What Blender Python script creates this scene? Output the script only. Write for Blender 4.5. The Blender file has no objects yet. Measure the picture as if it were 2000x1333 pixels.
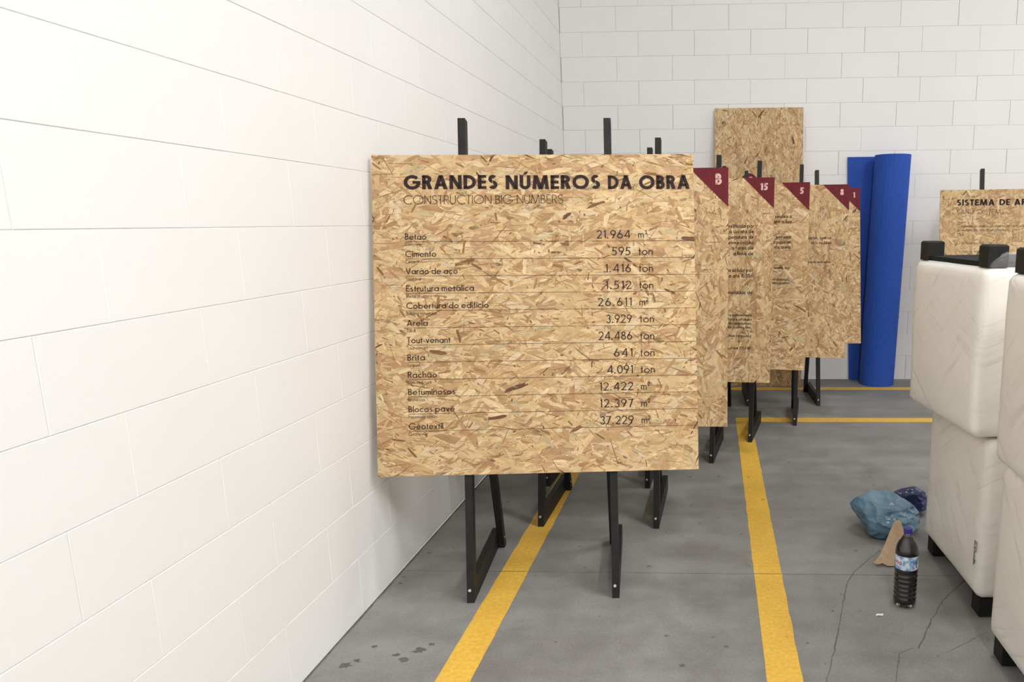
import bpy, math, random
import numpy as np
from mathutils import Matrix, Vector, noise
random.seed(7)
R3 = np.random.RandomState(11)
scene = bpy.context.scene
C = scene.collection

# ------------------------------------------------------------------ camera
F_PX, PX, PY, CAM_H = 1489.0, 1333.0, 737.0, 1.47
cam_d = bpy.data.cameras.new('camera')
cam = bpy.data.objects.new('camera', cam_d)
C.objects.link(cam)
cam_d.sensor_fit = 'HORIZONTAL'
cam_d.sensor_width = 36.0
cam_d.lens = 36.0 * F_PX / 2000.0
cam_d.shift_x = (1000.0 - PX) / 2000.0
cam_d.shift_y = (PY - 666.5) / 2000.0
d = Vector(((1391 - PX) / F_PX, -(434 - PY) / F_PX, -1.0)).normalized()
up = Vector((0, 1, 0)); up = (up - up.dot(d) * d).normalized()
rt = d.cross(up)
# columns of (cam->world): world X,Y,Z of each camera axis
cam.matrix_world = Matrix(((rt.x, rt.y, rt.z, 0), (d.x, d.y, d.z, 0), (up.x, up.y, up.z, CAM_H), (0, 0, 0, 1)))
cam_d.clip_start = 0.05
scene.camera = cam

# ------------------------------------------------------------------ world, exposure, light level
scene.view_settings.view_transform = 'Standard'
scene.view_settings.look = 'None'
scene.view_settings.exposure = 0.0
scene.view_settings.gamma = 1.0
scene.view_settings.use_curve_mapping = False
world = bpy.data.worlds.new('hall_ambient')
scene.world = world
world.use_nodes = True
wb = world.node_tree.nodes['Background']
wb.inputs[0].default_value = (1.0, 0.99, 0.975, 1)
wb.inputs[1].default_value = 0.95
LAMP_STRENGTH = 95.0
# unseen strip lamps: (x, y, length along y); last three added to brighten left wall
LAMPS = [(3.8, -1.4, 1.5, 1.0), (3.8, 0.7, 1.4, 1.0), (0.6, -1.4, 1.2, 1.0), (1.1, 3.0, 0.55, 1.0), (6.0, 5.4, 0.9, 1.0)]
CEIL_Z = 5.2

# ------------------------------------------------------------------ helpers
def srgb(r, g, b):
    f = lambda c: (c / 255 / 12.92) if c / 255 <= 0.04045 else ((c / 255 + 0.055) / 1.055) ** 2.4
    return (f(r), f(g), f(b), 1.0)

def mesh(name, verts, faces, mats=(), smooth=False):
    me = bpy.data.meshes.new(name)
    me.from_pydata([tuple(v) for v in verts], [], faces)
    for m in (mats if isinstance(mats, (list, tuple)) else [mats]):
        me.materials.append(m)
    if smooth:
        me.polygons.foreach_set('use_smooth', [True] * len(me.polygons))
    me.update()
    return me

def link(name, data, parent=None, loc=None):
    o = bpy.data.objects.new(name, data)
    C.objects.link(o)
    if parent: o.parent = parent
    if loc: o.location = loc
    return o

def obj(name, verts, faces, mat, parent=None, smooth=False, loc=None):
    return link(name, mesh(name, verts, faces, mat, smooth), parent, loc)

def tag(o, label=None, cat=None, group=None, kind=None):
    if label: o['label'] = label
    if cat: o['category'] = cat
    if group: o['group'] = group
    if kind: o['kind'] = kind
    return o

def thing(name, label, cat, mw=None, group=None):
    o = link(name, None)
    if mw is not None: o.matrix_world = mw
    return tag(o, label, cat, group)

BOXF = [(0, 3, 2, 1), (4, 5, 6, 7), (0, 1, 5, 4), (1, 2, 6, 5), (2, 3, 7, 6), (3, 0, 4, 7)]
def boxv(x0, y0, z0, x1, y1, z1):
    return [(x0, y0, z0), (x1, y0, z0), (x1, y1, z0), (x0, y1, z0), (x0, y0, z1), (x1, y0, z1), (x1, y1, z1), (x0, y1, z1)]

class MB:
    def __init__(s): s.v = []; s.f = []
    def add(s, v, f):
        n = len(s.v); s.v += [tuple(p) for p in v]; s.f += [tuple(i + n for i in q) for q in f]; return s
    def box(s, *a): return s.add(boxv(*a), BOXF)
    def cyl(s, p, ax, r, h, n=12):
        ax = Vector(ax).normalized(); t = ax.orthogonal().normalized(); b = ax.cross(t); p = Vector(p)
        v = []
        for k in range(2):
            for i in range(n):
                a = 2 * math.pi * i / n
                v.append(p + ax * h * k + (t * math.cos(a) + b * math.sin(a)) * r)
        f = [(i, (i + 1) % n, n + (i + 1) % n, n + i) for i in range(n)] + [tuple(range(n - 1, -1, -1)), tuple(range(n, 2 * n))]
        return s.add(v, f)
    def build(s, name, mat, parent=None, smooth=False): return obj(name, s.v, s.f, mat, parent, smooth)

def lathe(profile, n=40):
    v, f = [], []
    m = len(profile)
    for i in range(n):
        a = 2 * math.pi * i / n
        for r, z in profile: v.append((r * math.cos(a), r * math.sin(a), z))
    for i in range(n):
        j = (i + 1) % n
        for k in range(m - 1):
            f.append((i * m + k, j * m + k, j * m + k + 1, i * m + k + 1))
    return v, f

# ------------------------------------------------------------------ materials
def new_mat(name):
    m = bpy.data.materials.new(name); m.use_nodes = True
    nt = m.node_tree
    return m, nt, nt.nodes['Principled BSDF']
def N(nt, t, **kw):
    n = nt.nodes.new(t)
    for k, v in kw.items():
        if k in n.inputs.keys(): n.inputs[k].default_value = v
        else: setattr(n, k, v)
    return n
def ramp(nt, src, stops):
    r = nt.nodes.new('ShaderNodeValToRGB')
    while len(r.color_ramp.elements) < len(stops): r.color_ramp.elements.new(0.5)
    for e, (p, c) in zip(r.color_ramp.elements, stops): e.position = p; e.color = c
    nt.links.new(src, r.inputs[0]); return r
def mixc(nt, fac, a, b, mode='MIX'):
    m = nt.nodes.new('ShaderNodeMix'); m.data_type = 'RGBA'; m.blend_type = mode
    for s, v in ((0, fac), (6, a), (7, b)):
        if hasattr(v, 'is_output') or hasattr(v, 'links'): nt.links.new(v, m.inputs[s])
        else: m.inputs[s].default_value = v
    return m.outputs[2]
def bump(nt, bsdf, height, strength, dist):
    b = N(nt, 'ShaderNodeBump'); b.inputs['Strength'].default_value = strength; b.inputs['Distance'].default_value = dist
    nt.links.new(height, b.inputs['Height']); nt.links.new(b.outputs[0], bsdf.inputs['Normal']); return b
def plain(name, col, rough=0.6, noise_amt=0.06, scale=30, spec=0.4, bump_s=0.0):
    m, nt, b = new_mat(name)
    tc = N(nt, 'ShaderNodeTexCoord'); nz = N(nt, 'ShaderNodeTexNoise', Scale=scale, Detail=4.0)
    nt.links.new(tc.outputs['Object'], nz.inputs['Vector'])
    dk = tuple(c * (1 - noise_amt) for c in col[:3]) + (1,); lt = tuple(min(1, c * (1 + noise_amt)) for c in col[:3]) + (1,)
    r = ramp(nt, nz.outputs['Fac'], [(0.3, dk), (0.7, lt)])
    nt.links.new(r.outputs[0], b.inputs['Base Color'])
    b.inputs['Roughness'].default_value = rough
    b.inputs['Specular IOR Level'].default_value = spec
    if bump_s: bump(nt, b, nz.outputs['Fac'], bump_s, 0.002)
    return m

# painted concrete block
def block_mat():
    m, nt, b = new_mat('white_painted_block')
    geo = N(nt, 'ShaderNodeNewGeometry'); oi = N(nt, 'ShaderNodeObjectInfo')
    n1 = N(nt, 'ShaderNodeTexNoise', Scale=90.0, Detail=5.0); n2 = N(nt, 'ShaderNodeTexNoise', Scale=1.2, Detail=3.0)
    for n in (n1, n2): nt.links.new(geo.outputs['Position'], n.inputs['Vector'])
    base = ramp(nt, n2.outputs['Fac'], [(0.3, (0.85, 0.843, 0.832, 1)), (0.7, (0.88, 0.874, 0.865, 1))])
    per = ramp(nt, oi.outputs['Random'], [(0.0, (0.985, 0.985, 0.985, 1)), (1.0, (1, 1, 1, 1))])
    nt.links.new(mixc(nt, 1.0, base.outputs[0], per.outputs[0], 'MULTIPLY'), b.inputs['Base Color'])
    b.inputs['Roughness'].default_value = 0.55; b.inputs['Specular IOR Level'].default_value = 0.3
    bump(nt, b, n1.outputs['Fac'], 0.25, 0.002)
    return m
M_BLOCK = block_mat()
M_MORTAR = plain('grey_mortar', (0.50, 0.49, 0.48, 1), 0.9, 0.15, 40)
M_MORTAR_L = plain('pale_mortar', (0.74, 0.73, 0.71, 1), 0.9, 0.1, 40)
M_CEIL = plain('ceiling_panel', (0.62, 0.61, 0.58, 1), 0.8, 0.05, 3)

def floor_mat():
    m, nt, b = new_mat('polished_concrete')
    geo = N(nt, 'ShaderNodeNewGeometry'); P = geo.outputs['Position']
    big = N(nt, 'ShaderNodeTexNoise', Scale=0.9, Detail=5.0, Roughness=0.6); mid = N(nt, 'ShaderNodeTexNoise', Scale=6.0, Detail=6.0, Roughness=0.65)
    fine = N(nt, 'ShaderNodeTexNoise', Scale=120.0, Detail=4.0, Roughness=0.7); spk = N(nt, 'ShaderNodeTexNoise', Scale=22.0, Detail=3.0)
    smear = N(nt, 'ShaderNodeMapping'); smear.inputs['Scale'].default_value = (0.7, 3.2, 1); sm = N(nt, 'ShaderNodeTexNoise', Scale=1.6, Detail=5.0)
    nt.links.new(P, smear.inputs['Vector']); nt.links.new(smear.outputs[0], sm.inputs['Vector'])
    for n in (big, mid, fine, spk): nt.links.new(P, n.inputs['Vector'])
    c0 = ramp(nt, big.outputs['Fac'], [(0.25, srgb(131, 130, 127)), (0.75, srgb(158, 158, 157))]).outputs[0]
    c1 = ramp(nt, mid.outputs['Fac'], [(0.3, (0.76, 0.755, 0.745, 1)), (0.62, (1, 1, 1, 1))]).outputs[0]
    c2 = ramp(nt, fine.outputs['Fac'], [(0.25, (0.76, 0.76, 0.76, 1)), (0.7, (1.08, 1.08, 1.08, 1))]).outputs[0]
    c3 = ramp(nt, spk.outputs['Fac'], [(0.22, (0.55, 0.53, 0.5, 1)), (0.30, (1, 1, 1, 1))]).outputs[0]
    c4 = ramp(nt, sm.outputs['Fac'], [(0.3, (0.84, 0.83, 0.81, 1)), (0.6, (1, 1, 1, 1))]).outputs[0]
    c = mixc(nt, 1.0, c0, c1, 'MULTIPLY'); c = mixc(nt, 1.0, c, c2, 'MULTIPLY'); c = mixc(nt, 1.0, c, c3, 'MULTIPLY'); c = mixc(nt, 1.0, c, c4, 'MULTIPLY')
    nt.links.new(c, b.inputs['Base Color'])
    rr = ramp(nt, mid.outputs['Fac'], [(0.3, (0.5, 0.5, 0.5, 1)), (0.7, (0.68, 0.68, 0.68, 1))]); nt.links.new(rr.outputs[0], b.inputs['Roughness'])
    b.inputs['Specular IOR Level'].default_value = 0.3
    bump(nt, b, fine.outputs['Fac'], 0.12, 0.001)
    return m
M_FLOOR = floor_mat()
M_GAP = plain('dark_joint', (0.06, 0.057, 0.052, 1), 0.95)
M_CRACK = plain('floor_crack', srgb(104, 100, 93), 0.9, 0.2, 60)
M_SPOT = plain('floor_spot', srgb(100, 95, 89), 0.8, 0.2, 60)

def yellow_mat():
    m, nt, b = new_mat('yellow_line_paint')
    geo = N(nt, 'ShaderNodeNewGeometry')
    n1 = N(nt, 'ShaderNodeTexNoise', Scale=60.0, Detail=5.0); n2 = N(nt, 'ShaderNodeTexNoise', Scale=16.0, Detail=2.0); n3 = N(nt, 'ShaderNodeTexNoise', Scale=3.0, Detail=4.0)
    for n in (n1, n2, n3): nt.links.new(geo.outputs['Position'], n.inputs['Vector'])
    a = ramp(nt, n1.outputs['Fac'], [(0.3, srgb(218, 172, 62)), (0.7, srgb(238, 194, 84))]).outputs[0]
    s = ramp(nt, n2.outputs['Fac'], [(0.24, (0.5, 0.45, 0.35, 1)), (0.31, (1, 1, 1, 1))]).outputs[0]
    w = ramp(nt, n3.outputs['Fac'], [(0.3, (0.86, 0.85, 0.84, 1)), (0.6, (1, 1, 1, 1))]).outputs[0]
    nt.links.new(mixc(nt, 1.0, mixc(nt, 1.0, a, s, 'MULTIPLY'), w, 'MULTIPLY'), b.inputs['Base Color'])
    b.inputs['Roughness'].default_value = 0.5
    return m
M_YELLOW = yellow_mat()
M_BLACKWOOD = plain('black_painted_wood', (0.011, 0.0105, 0.010, 1), 0.55, 0.35, 25, 0.35, 0.15)
M_STEEL = plain('bolt_steel', (0.55, 0.54, 0.52, 1), 0.4, 0.1, 200, 0.6)

def strand_mat():
    m, nt, b = new_mat('pressed_wood_strands')
    at = N(nt, 'ShaderNodeAttribute'); at.attribute_name = 'strand'
    uv = N(nt, 'ShaderNodeUVMap'); uv.uv_map = 'UVMap'
    mp = N(nt, 'ShaderNodeMapping'); mp.inputs['Scale'].default_value = (18, 420, 1)
    nz = N(nt, 'ShaderNodeTexNoise', Scale=1.0, Detail=3.0, Roughness=0.6)
    nt.links.new(uv.outputs[0], mp.inputs['Vector']); nt.links.new(mp.outputs[0], nz.inputs['Vector'])
    g = ramp(nt, nz.outputs['Fac'], [(0.25, (0.80, 0.76, 0.70, 1)), (0.7, (1.05, 1.05, 1.05, 1))])
    mp2 = N(nt, 'ShaderNodeMapping'); mp2.inputs['Scale'].default_value = (25, 60, 1)
    n2 = N(nt, 'ShaderNodeTexNoise', Scale=1.0, Detail=2.0)
    nt.links.new(uv.outputs[0], mp2.inputs['Vector']); nt.links.new(mp2.outputs[0], n2.inputs['Vector'])
    g2 = ramp(nt, n2.outputs['Fac'], [(0.3, (0.84, 0.81, 0.77, 1)), (0.65, (1.04, 1.04, 1.04, 1))])
    c = mixc(nt, 1.0, at.outputs['Color'], g.outputs[0], 'MULTIPLY')
    nt.links.new(mixc(nt, 1.0, c, g2.outputs[0], 'MULTIPLY'), b.inputs['Base Color'])
    b.inputs['Roughness'].default_value = 0.6; b.inputs['Specular IOR Level'].default_value = 0.25
    bump(nt, b, nz.outputs['Fac'], 0.3, 0.0008)
    return m
M_STRAND = strand_mat()
M_OSB_CORE = plain('osb_core', srgb(206, 172, 122), 0.75, 0.3, 90, 0.2, 0.3)
M_INK = plain('dark_brown_ink', srgb(54, 43, 42), 0.7, 0.12, 60, 0.15)
M_INK_LIGHT = plain('thin_brown_ink', srgb(74, 54, 42), 0.7, 0.15, 80, 0.15)
M_RED = plain('dark_red_print', srgb(104, 33, 40), 0.65, 0.14, 40, 0.2, 0.1)
M_NUM = plain('pale_number_print', srgb(218, 180, 170), 0.7, 0.08, 60, 0.2)
M_BLUE = None

# ------------------------------------------------------------------ the setting: floor, lines, walls, ceiling
X_L, Y_B, X_R, Y_F = -1.345, 7.14, 6.5, -3.0
JY = 3.022
floor = tag(obj('floor', boxv(X_L, Y_F, -0.2, X_R, Y_B, -0.012), BOXF, M_GAP), 'grey polished concrete floor with yellow painted lines', kind='structure')
for (y0, y1) in ((Y_F, JY - 0.0022), (JY + 0.0022, Y_B)):
    obj('slab', boxv(X_L, y0, -0.012, X_R, y1, 0), BOXF, M_FLOOR, floor)

def wobble_strip(pts, w0, z, seed, steps=40):
    """painted line with a slightly uneven edge; pts = ends on the floor"""
    (xa, ya), (xb, yb) = pts
    dx, dy = xb - xa, yb - ya; L = math.hypot(dx, dy); nx, ny = -dy / L, dx / L
    n = max(6, int(L * steps)); v = []; f = []
    for i in range(n + 1):
        t = i / n
        for s in (-1, 1):
            j = noise.noise((t * L * 9, s * 5.0, seed)) * 0.0035
            v.append((xa + dx * t + nx * (s * w0 / 2 + j), ya + dy * t + ny * (s * w0 / 2 + j), z))
    for i in range(n): f.append((2 * i, 2 * i + 1, 2 * i + 3, 2 * i + 2))
    return v, f
def painted_line(a, b, w, seed):
    v, f = wobble_strip((a, b), w, 0.0012, seed)
    return obj('painted_line', v, f, M_YELLOW, floor)
LW = 0.117
for (xc, yend, sd) in ((-0.850, 6.65, 1), (0.237, 5.535, 2)):
    painted_line((xc, Y_F + 0.1), (xc, JY - 0.0022), LW, sd)
    painted_line((xc, JY + 0.0022), (xc, yend), LW, sd + 10)
painted_line((0.178, 5.603), (5.0, 5.603), 0.128, 5)
painted_line((-0.91, 6.706), (5.0, 6.706), 0.117, 6)

def crack(pts, w):
    v, f = [], []
    P = [Vector((x, y, 0)) for x, y in pts]
    Q = []
    for a, b in zip(P[:-1], P[1:]):
        k = max(2, int((b - a).length / 0.02))
        for i in range(k): Q.append(a.lerp(b, i / k))
    Q.append(P[-1])
    for i, p in enumerate(Q):
        t = (Q[min(i + 1, len(Q) - 1)] - Q[max(i - 1, 0)]).normalized(); nrm = Vector((-t.y, t.x, 0))
        p = p + nrm * noise.noise(p * 25) * 0.005
        ww = w * (0.5 + 0.9 * abs(noise.noise(p * 18 + Vector((3, 1, 0)))))
        for s in (-1, 1): q = p + nrm * s * ww / 2; v.append((q.x, q.y, 0.0008))
    for i in range(len(Q) - 1): f.append((2 * i, 2 * i + 1, 2 * i + 3, 2 * i + 2))
    return obj('crack', v, f, M_CRACK, floor)
crack([(0.766, 3.276), (0.703, 3.19), (0.60, 3.04), (0.555, 2.94), (0.52, 2.80), (0.474, 2.615), (0.42, 2.42), (0.373, 2.248), (0.39, 2.1)], 0.007)
crack([(1.06, 3.0), (0.985, 2.90), (0.904, 2.801), (0.86, 2.72), (0.816, 2.642), (0.762, 2.533), (0.72, 2.454)], 0.007)
crack([(0.70, 2.46), (0.65, 2.42), (0.637, 2.39), (0.61, 2.30), (0.593, 2.25), (0.57, 2.1)], 0.005)
crack([(1.003, 2.574), (0.907, 2.502), (0.815, 2.434)], 0.003)
def blot(x, y, r, seed, mat, name='stain'):
    n = 14; v = [(x, y, 0.001)]
    for i in range(n):
        a = 2 * math.pi * i / n; k = r * (0.75 + 0.6 * noise.noise((math.cos(a) * 2, math.sin(a) * 2, seed)))
        v.append((x + math.cos(a) * k * 1.25, y + math.sin(a) * k, 0.001))
    return obj(name, v, [(0, i + 1, (i + 1) % n + 1) for i in range(n)], mat, floor)
v, f = [], []
for i in range(401):      # dark uneven strip where the floor meets the side wall
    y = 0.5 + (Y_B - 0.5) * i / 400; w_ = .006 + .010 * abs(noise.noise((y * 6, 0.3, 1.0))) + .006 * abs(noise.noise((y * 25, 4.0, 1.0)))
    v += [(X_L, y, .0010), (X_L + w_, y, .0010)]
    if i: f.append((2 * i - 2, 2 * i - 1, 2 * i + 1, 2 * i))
obj('dark_edge', v, f, M_SPOT, floor)
for i in range(46):
    blot(random.uniform(-1.25, 1.2), random.uniform(2.1, 4.6), random.choice([0.003, 0.004, 0.006, 0.009]), i * 1.7, M_SPOT)
for (x, y, r) in ((-1.06, 2.34, 0.018), (-1.03, 2.40, 0.022), (-1.10, 2.37, 0.012), (-1.20, 2.42, 0.011), (-1.22, 2.33, 0.014), (-1.0, 2.44, 0.012), (-1.30, 2.9, 0.010), (-1.31, 2.96, 0.008), (-1.29, 3.2, 0.009), (-1.25, 2.30, 0.02), (-.1, 2.33, .01), (.05, 2.45, .009)):
    blot(x, y, r, x * 31 + y, M_SPOT)

# --- block walls
JZ0, JZ, BL = 0.0206, 0.2064, 0.4945
def block_mesh(L, Hh, ch=0.0016, dep=0.03):
    """local: length along x 0..L, height along z 0..H, front face at y=0 looking to -y"""
    v = [(0, dep, 0), (L, dep, 0), (L, dep, Hh), (0, dep, Hh), (0, ch, 0), (L, ch, 0), (L, ch, Hh), (0, ch, Hh), (ch, 0, ch), (L - ch, 0, ch), (L - ch, 0, Hh - ch), (ch, 0, Hh - ch)]
    f = [(8, 9, 10, 11)]
    for i in range(4):
        j = (i + 1) % 4
        f.append((4 + i, 4 + j, 8 + j, 8 + i)); f.append((i, j, 4 + j, 4 + i))
    f.append((3, 2, 1, 0))
    return mesh('block', v, f, M_BLOCK)
_bm = {}
def block(parent, name, along0, along1, z0, z1, place, gv, gh):
    L = round(along1 - along0 - gv, 3); Hh = round(z1 - z0 - gh, 4)
    if L < 0.03: return
    if (L, Hh) not in _bm: _bm[(L, Hh)] = block_mesh(L, Hh)
    o = link('block', _bm[(L, Hh)], parent)
    place(o, along0 + gv / 2, z0 + gh / 2)
    return o
NCOURSE = 17
Z_TOP = JZ0 + JZ * NCOURSE
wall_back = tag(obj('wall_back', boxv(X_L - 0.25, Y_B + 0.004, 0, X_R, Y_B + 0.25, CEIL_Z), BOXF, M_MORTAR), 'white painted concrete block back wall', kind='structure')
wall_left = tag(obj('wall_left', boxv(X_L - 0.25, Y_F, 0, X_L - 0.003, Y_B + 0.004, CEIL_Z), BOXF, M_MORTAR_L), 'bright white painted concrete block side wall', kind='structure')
rb = random.Random(3)
def place_back(o, x, z): o.location = (x, Y_B - 0.001 * rb.random(), z)
def place_left(o, y, z):
    o.location = (X_L - 0.0006 * rb.random(), y, z); o.rotation_euler = (0, 0, math.radians(90))
# left wall local x -> +Y, local y (depth) -> -X : rotate +90
XB_END = 3.9
for c in range(NCOURSE):
    z0 = 0.0 if c == 0 else JZ0 + JZ * c; z1 = JZ0 + JZ * (c + 1)
    j0 = -0.351 if c % 2 else -0.157
    x = j0 - BL * 3
    while x < XB_END:
        a, b = max(x, X_L), min(x + BL, XB_END)
        block(wall_back, 'block', a, b, z0, z1, place_back, rb.choice([0.001, 0.0015, 0.0025, 0.004]), 0.0010)
        x += BL
    y = 3.16 - 0.505 * 6 - (0.2 if c % 2 else 0)
    while y < Y_B:
        a, b = max(y, 0.6), min(y + 0.505, Y_B)
        if b > a: block(wall_left, 'block', a, b, z0, z1, place_left, 0.0005, 0.0012)
        y += 0.505
# plain rendered wall above the last built course and before the first built block
obj('upper_wall', boxv(X_L, Y_B, Z_TOP, X_R, Y_B + 0.01, CEIL_Z), BOXF, M_BLOCK, wall_back)
obj('side_wall', boxv(XB_END, Y_B, 0, X_R, Y_B + 0.01, Z_TOP), BOXF, M_BLOCK, wall_back)
obj('upper_wall', boxv(X_L - 0.01, 0.6, Z_TOP, X_L, Y_B, CEIL_Z), BOXF, M_BLOCK, wall_left)
obj('side_wall', boxv(X_L - 0.01, Y_F, 0, X_L, 0.6, CEIL_Z), BOXF, M_BLOCK, wall_left)
ceiling = tag(obj('ceiling', boxv(X_L - 0.25, Y_F, CEIL_Z, X_R, Y_B + 0.25, CEIL_Z + 0.15), BOXF, M_CEIL), 'plain pale hall ceiling', kind='structure')

# --- ceiling lamps out of view, some added as extra light for the left wall
mE, nt, b = new_mat('lamp_diffuser_glow')
b.inputs['Emission Color'].default_value = (1.0, 0.993, 0.982, 1); b.inputs['Emission Strength'].default_value = LAMP_STRENGTH
b.inputs['Base Color'].default_value = (0.9, 0.9, 0.9, 1)
M_HOUSING = plain('lamp_housing', (0.7, 0.7, 0.69, 1), 0.4)
for (lx, ly, ll, k) in LAMPS:
    t = thing('unseen_ceiling_lamp', 'unseen long white strip lamp hanging under the hall ceiling', 'lamp', Matrix.Translation((lx, ly, CEIL_Z - 0.25)), 'strip lamps under the ceiling')
    MB().box(-0.17, -ll / 2, 0.03, 0.17, ll / 2, 0.09).build('housing', M_HOUSING, t)
    MB().box(-0.15, -ll / 2 + 0.02, 0, 0.15, ll / 2 - 0.02, 0.03).build('diffuser', mE, t)
    for s in (-1, 1): MB().cyl((0, s * ll * 0.35, 0.09), (0, 0, 1), 0.006, 0.16, 8).build('hanger', M_STEEL, t)

# ------------------------------------------------------------------ stroke lettering (geometric sans)
def Gd(name, w):
    """polygons of one glyph in cap-height units, and its width"""
    P = []
    dg = w * 1.12
    NSEG = 14 if w > 0.06 else 12
    def rect(x0, y0, x1, y1): P.append([(x0, y0), (x1, y0), (x1, y1), (x0, y1)])
    def diag(xb, yb, xt, yt, ww=None):
        ww = ww or dg; P.append([(xb, yb), (xb + ww, yb), (xt + ww, yt), (xt, yt)])
    def arc(cx, cy, rx, ry, a0, a1, ww=None):
        ww = ww or w; n = max(3, int(NSEG * abs(a1 - a0) / 180)); pr = None
        for i in range(n + 1):
            a = math.radians(a0 + (a1 - a0) * i / n); c, s = math.cos(a), math.sin(a)
            o, q = (cx + rx * c, cy + ry * s), (cx + max(rx - ww, .001) * c, cy + max(ry - ww, .001) * s)
            if pr: P.append([pr[0], o, q, pr[1]])
            pr = (o, q)
    def bowl(y0, y1, W, x0=0):
        r = (y1 - y0) / 2; rect(x0, y1 - w * .92, W - r, y1); rect(x0, y0, W - r, y0 + w * .92); arc(W - r, (y0 + y1) / 2, r, r, -90, 90)
    acc = None; ch = name
    table = {'ã': ('a', '~'), 'á': ('a', "'"), 'à': ('a', '`'), 'ê': ('e', '^'), 'é': ('e', "'"), 'í': ('ı', "'"), 'ó': ('o', "'"), 'õ': ('o', '~'), 'Ú': ('U', "'"), 'ç': ('c', ',')}
    if ch in table: ch, acc = table[ch]
    xh = 0.63; R = xh / 2 + 0.008; asc = 1.04; hb = w * 0.88
    W = 0.5
    if ch == 'A':
        W = .70 + .62 * w; m = (W - dg) / 2; diag(0, 0, m, 1); diag(W - dg, 0, m, 1); rect(.17 * W + w * .3, .20, .83 * W - w * .3, .20 + hb)
    elif ch == 'B':
        W = .46 + .5 * w; rect(0, 0, w, 1); bowl(.5 - .3 * w, 1, W - .05, 0); bowl(0, .5 + .45 * w, W, 0)
    elif ch == 'C': W = .86; arc(.52, .5, .52, .52, 48, 312)
    elif ch == 'D': W = .66 + .5 * w; rect(0, 0, w, 1); bowl(0, 1, W)
    elif ch in 'EF':
        W = .42 + .45 * w; rect(0, 0, w, 1); rect(0, 1 - hb, W, 1); rect(0, .5 - hb / 2, W * .95, .5 + hb / 2)
        if ch == 'E': rect(0, 0, W, hb)
    elif ch == 'G': W = 1.02; arc(.52, .5, .52, .52, 42, 350); rect(.54, .40, 1.03, .40 + hb)
    elif ch == 'H': W = .62 + .5 * w; rect(0, 0, w, 1); rect(W - w, 0, W, 1); rect(0, .5 - hb / 2, W, .5 + hb / 2)
    elif ch == 'I' : W = w; rect(0, 0, w, 1)
    elif ch == 'L': W = .42 + .3 * w; rect(0, 0, w, 1); rect(0, 0, W, hb)
    elif ch == 'M':
        W = .84 + .85 * w; k = .09; m = W / 2 - dg / 2; diag(0, 0, k, 1, w); diag(W - w, 0, W - w - k, 1, w); diag(m, .0, k, 1); diag(m, .0, W - k - dg, 1)
    elif ch == 'N': W = .62 + .6 * w; rect(0, 0, w, 1); rect(W - w, 0, W, 1); diag(W - dg, 0, 0, 1)
    elif ch == 'O': W = 1.04; arc(.52, .5, .52, .52, 0, 360)
    elif ch == 'P': W = .46 + .5 * w; rect(0, 0, w, 1); bowl(.42, 1, W)
    elif ch == 'R': W = .48 + .6 * w; rect(0, 0, w, 1); bowl(.44 - .1 * w, 1, W - .04); diag(W - dg * .98, 0, .16 + .3 * w, .46)
    elif ch in 'Ss':
        k = 1 if ch == 'S' else xh; Rx = (.25 + .18 * w) * (1 if ch == 'S' else .78); Ry = (k / 2 + w * .46) / 2; W = 2 * Rx
        arc(Rx, k - Ry + .008, Rx * .93, Ry, 38, 262); arc(Rx, Ry - .008, Rx, Ry, -142, 90)
    elif ch == 'T': W = .44 + .5 * w; rect((W - w) / 2, 0, (W + w) / 2, 1); rect(0, 1 - hb, W, 1)
    elif ch == 'U': W = .54 + .6 * w; r = W / 2; rect(0, r, w, 1); rect(W - w, r, W, 1); arc(r, r - .01, r, r, 180, 360)
    elif ch == 'V': W = .68 + .55 * w; m = (W - dg) / 2; diag(m, 0, 0, 1); diag(m, 0, W - dg, 1)
    elif ch == 'W': W = 1.0 + .9 * w; q = (W - dg); diag(q * .25, 0, 0, 1); diag(q * .25, 0, q * .5, 1); diag(q * .75, 0, q * .5, 1); diag(q * .75, 0, q, 1)
    elif ch == 'Y': W = .62 + .55 * w; m = (W - dg) / 2; rect((W - w) / 2, 0, (W + w) / 2, .45); diag(m, .42, 0, 1); diag(m, .42, W - dg, 1)
    elif ch == 'a': W = 2 * R; arc(R, xh / 2, R, R, 0, 360); rect(W - w, 0, W, xh)
    elif ch == 'b': W = 2 * R; arc(R, xh / 2, R, R, 0, 360); rect(0, 0, w, asc)
    elif ch == 'c': W = 1.68 * R; arc(R, xh / 2, R, R, 50, 310)
    elif ch == 'd': W = 2 * R; arc(R, xh / 2, R, R, 0, 360); rect(W - w, 0, W, asc)
    elif ch == 'e': W = 2 * R; arc(R, xh / 2, R, R, 0, 318); rect(w * .6, xh / 2 - hb * .35, W - .01, xh / 2 + hb * .45)
    elif ch == 'f': W = .28 + .2 * w; rect(.08, 0, .08 + w, .86); arc(.08 + .19, .84, .19, .2, 80, 180); rect(0, xh - hb, W, xh)
    elif ch == 'g': W = 2 * R; arc(R, xh / 2, R, R, 0, 360); rect(W - w, -.05, W, xh); arc(R, -.05, R, .24, 200, 360)
    elif ch == 'h': W = .46 + .4 * w; r = W / 2; rect(0, 0, w, asc); rect(W - w, 0, W, xh - r); arc(r, xh - r + .01, r, r, 0, 180)
    elif ch in 'iı':
        W = w; rect(0, 0, w, xh)
        if ch == 'i': arc(w / 2, xh + .2, .075 + .2 * w, .075 + .2 * w, 0, 360, .2)
    elif ch == 'j': W = w; rect(0, -.2, w, xh)
    elif ch == 'k': W = .42 + .4 * w; rect(0, 0, w, asc); diag(w * .8, .28, W - dg, xh); diag(W - dg, 0, w + .05, .36)
    elif ch == 'l': W = w; rect(0, 0, w, asc)
    elif ch == 'm':
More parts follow.
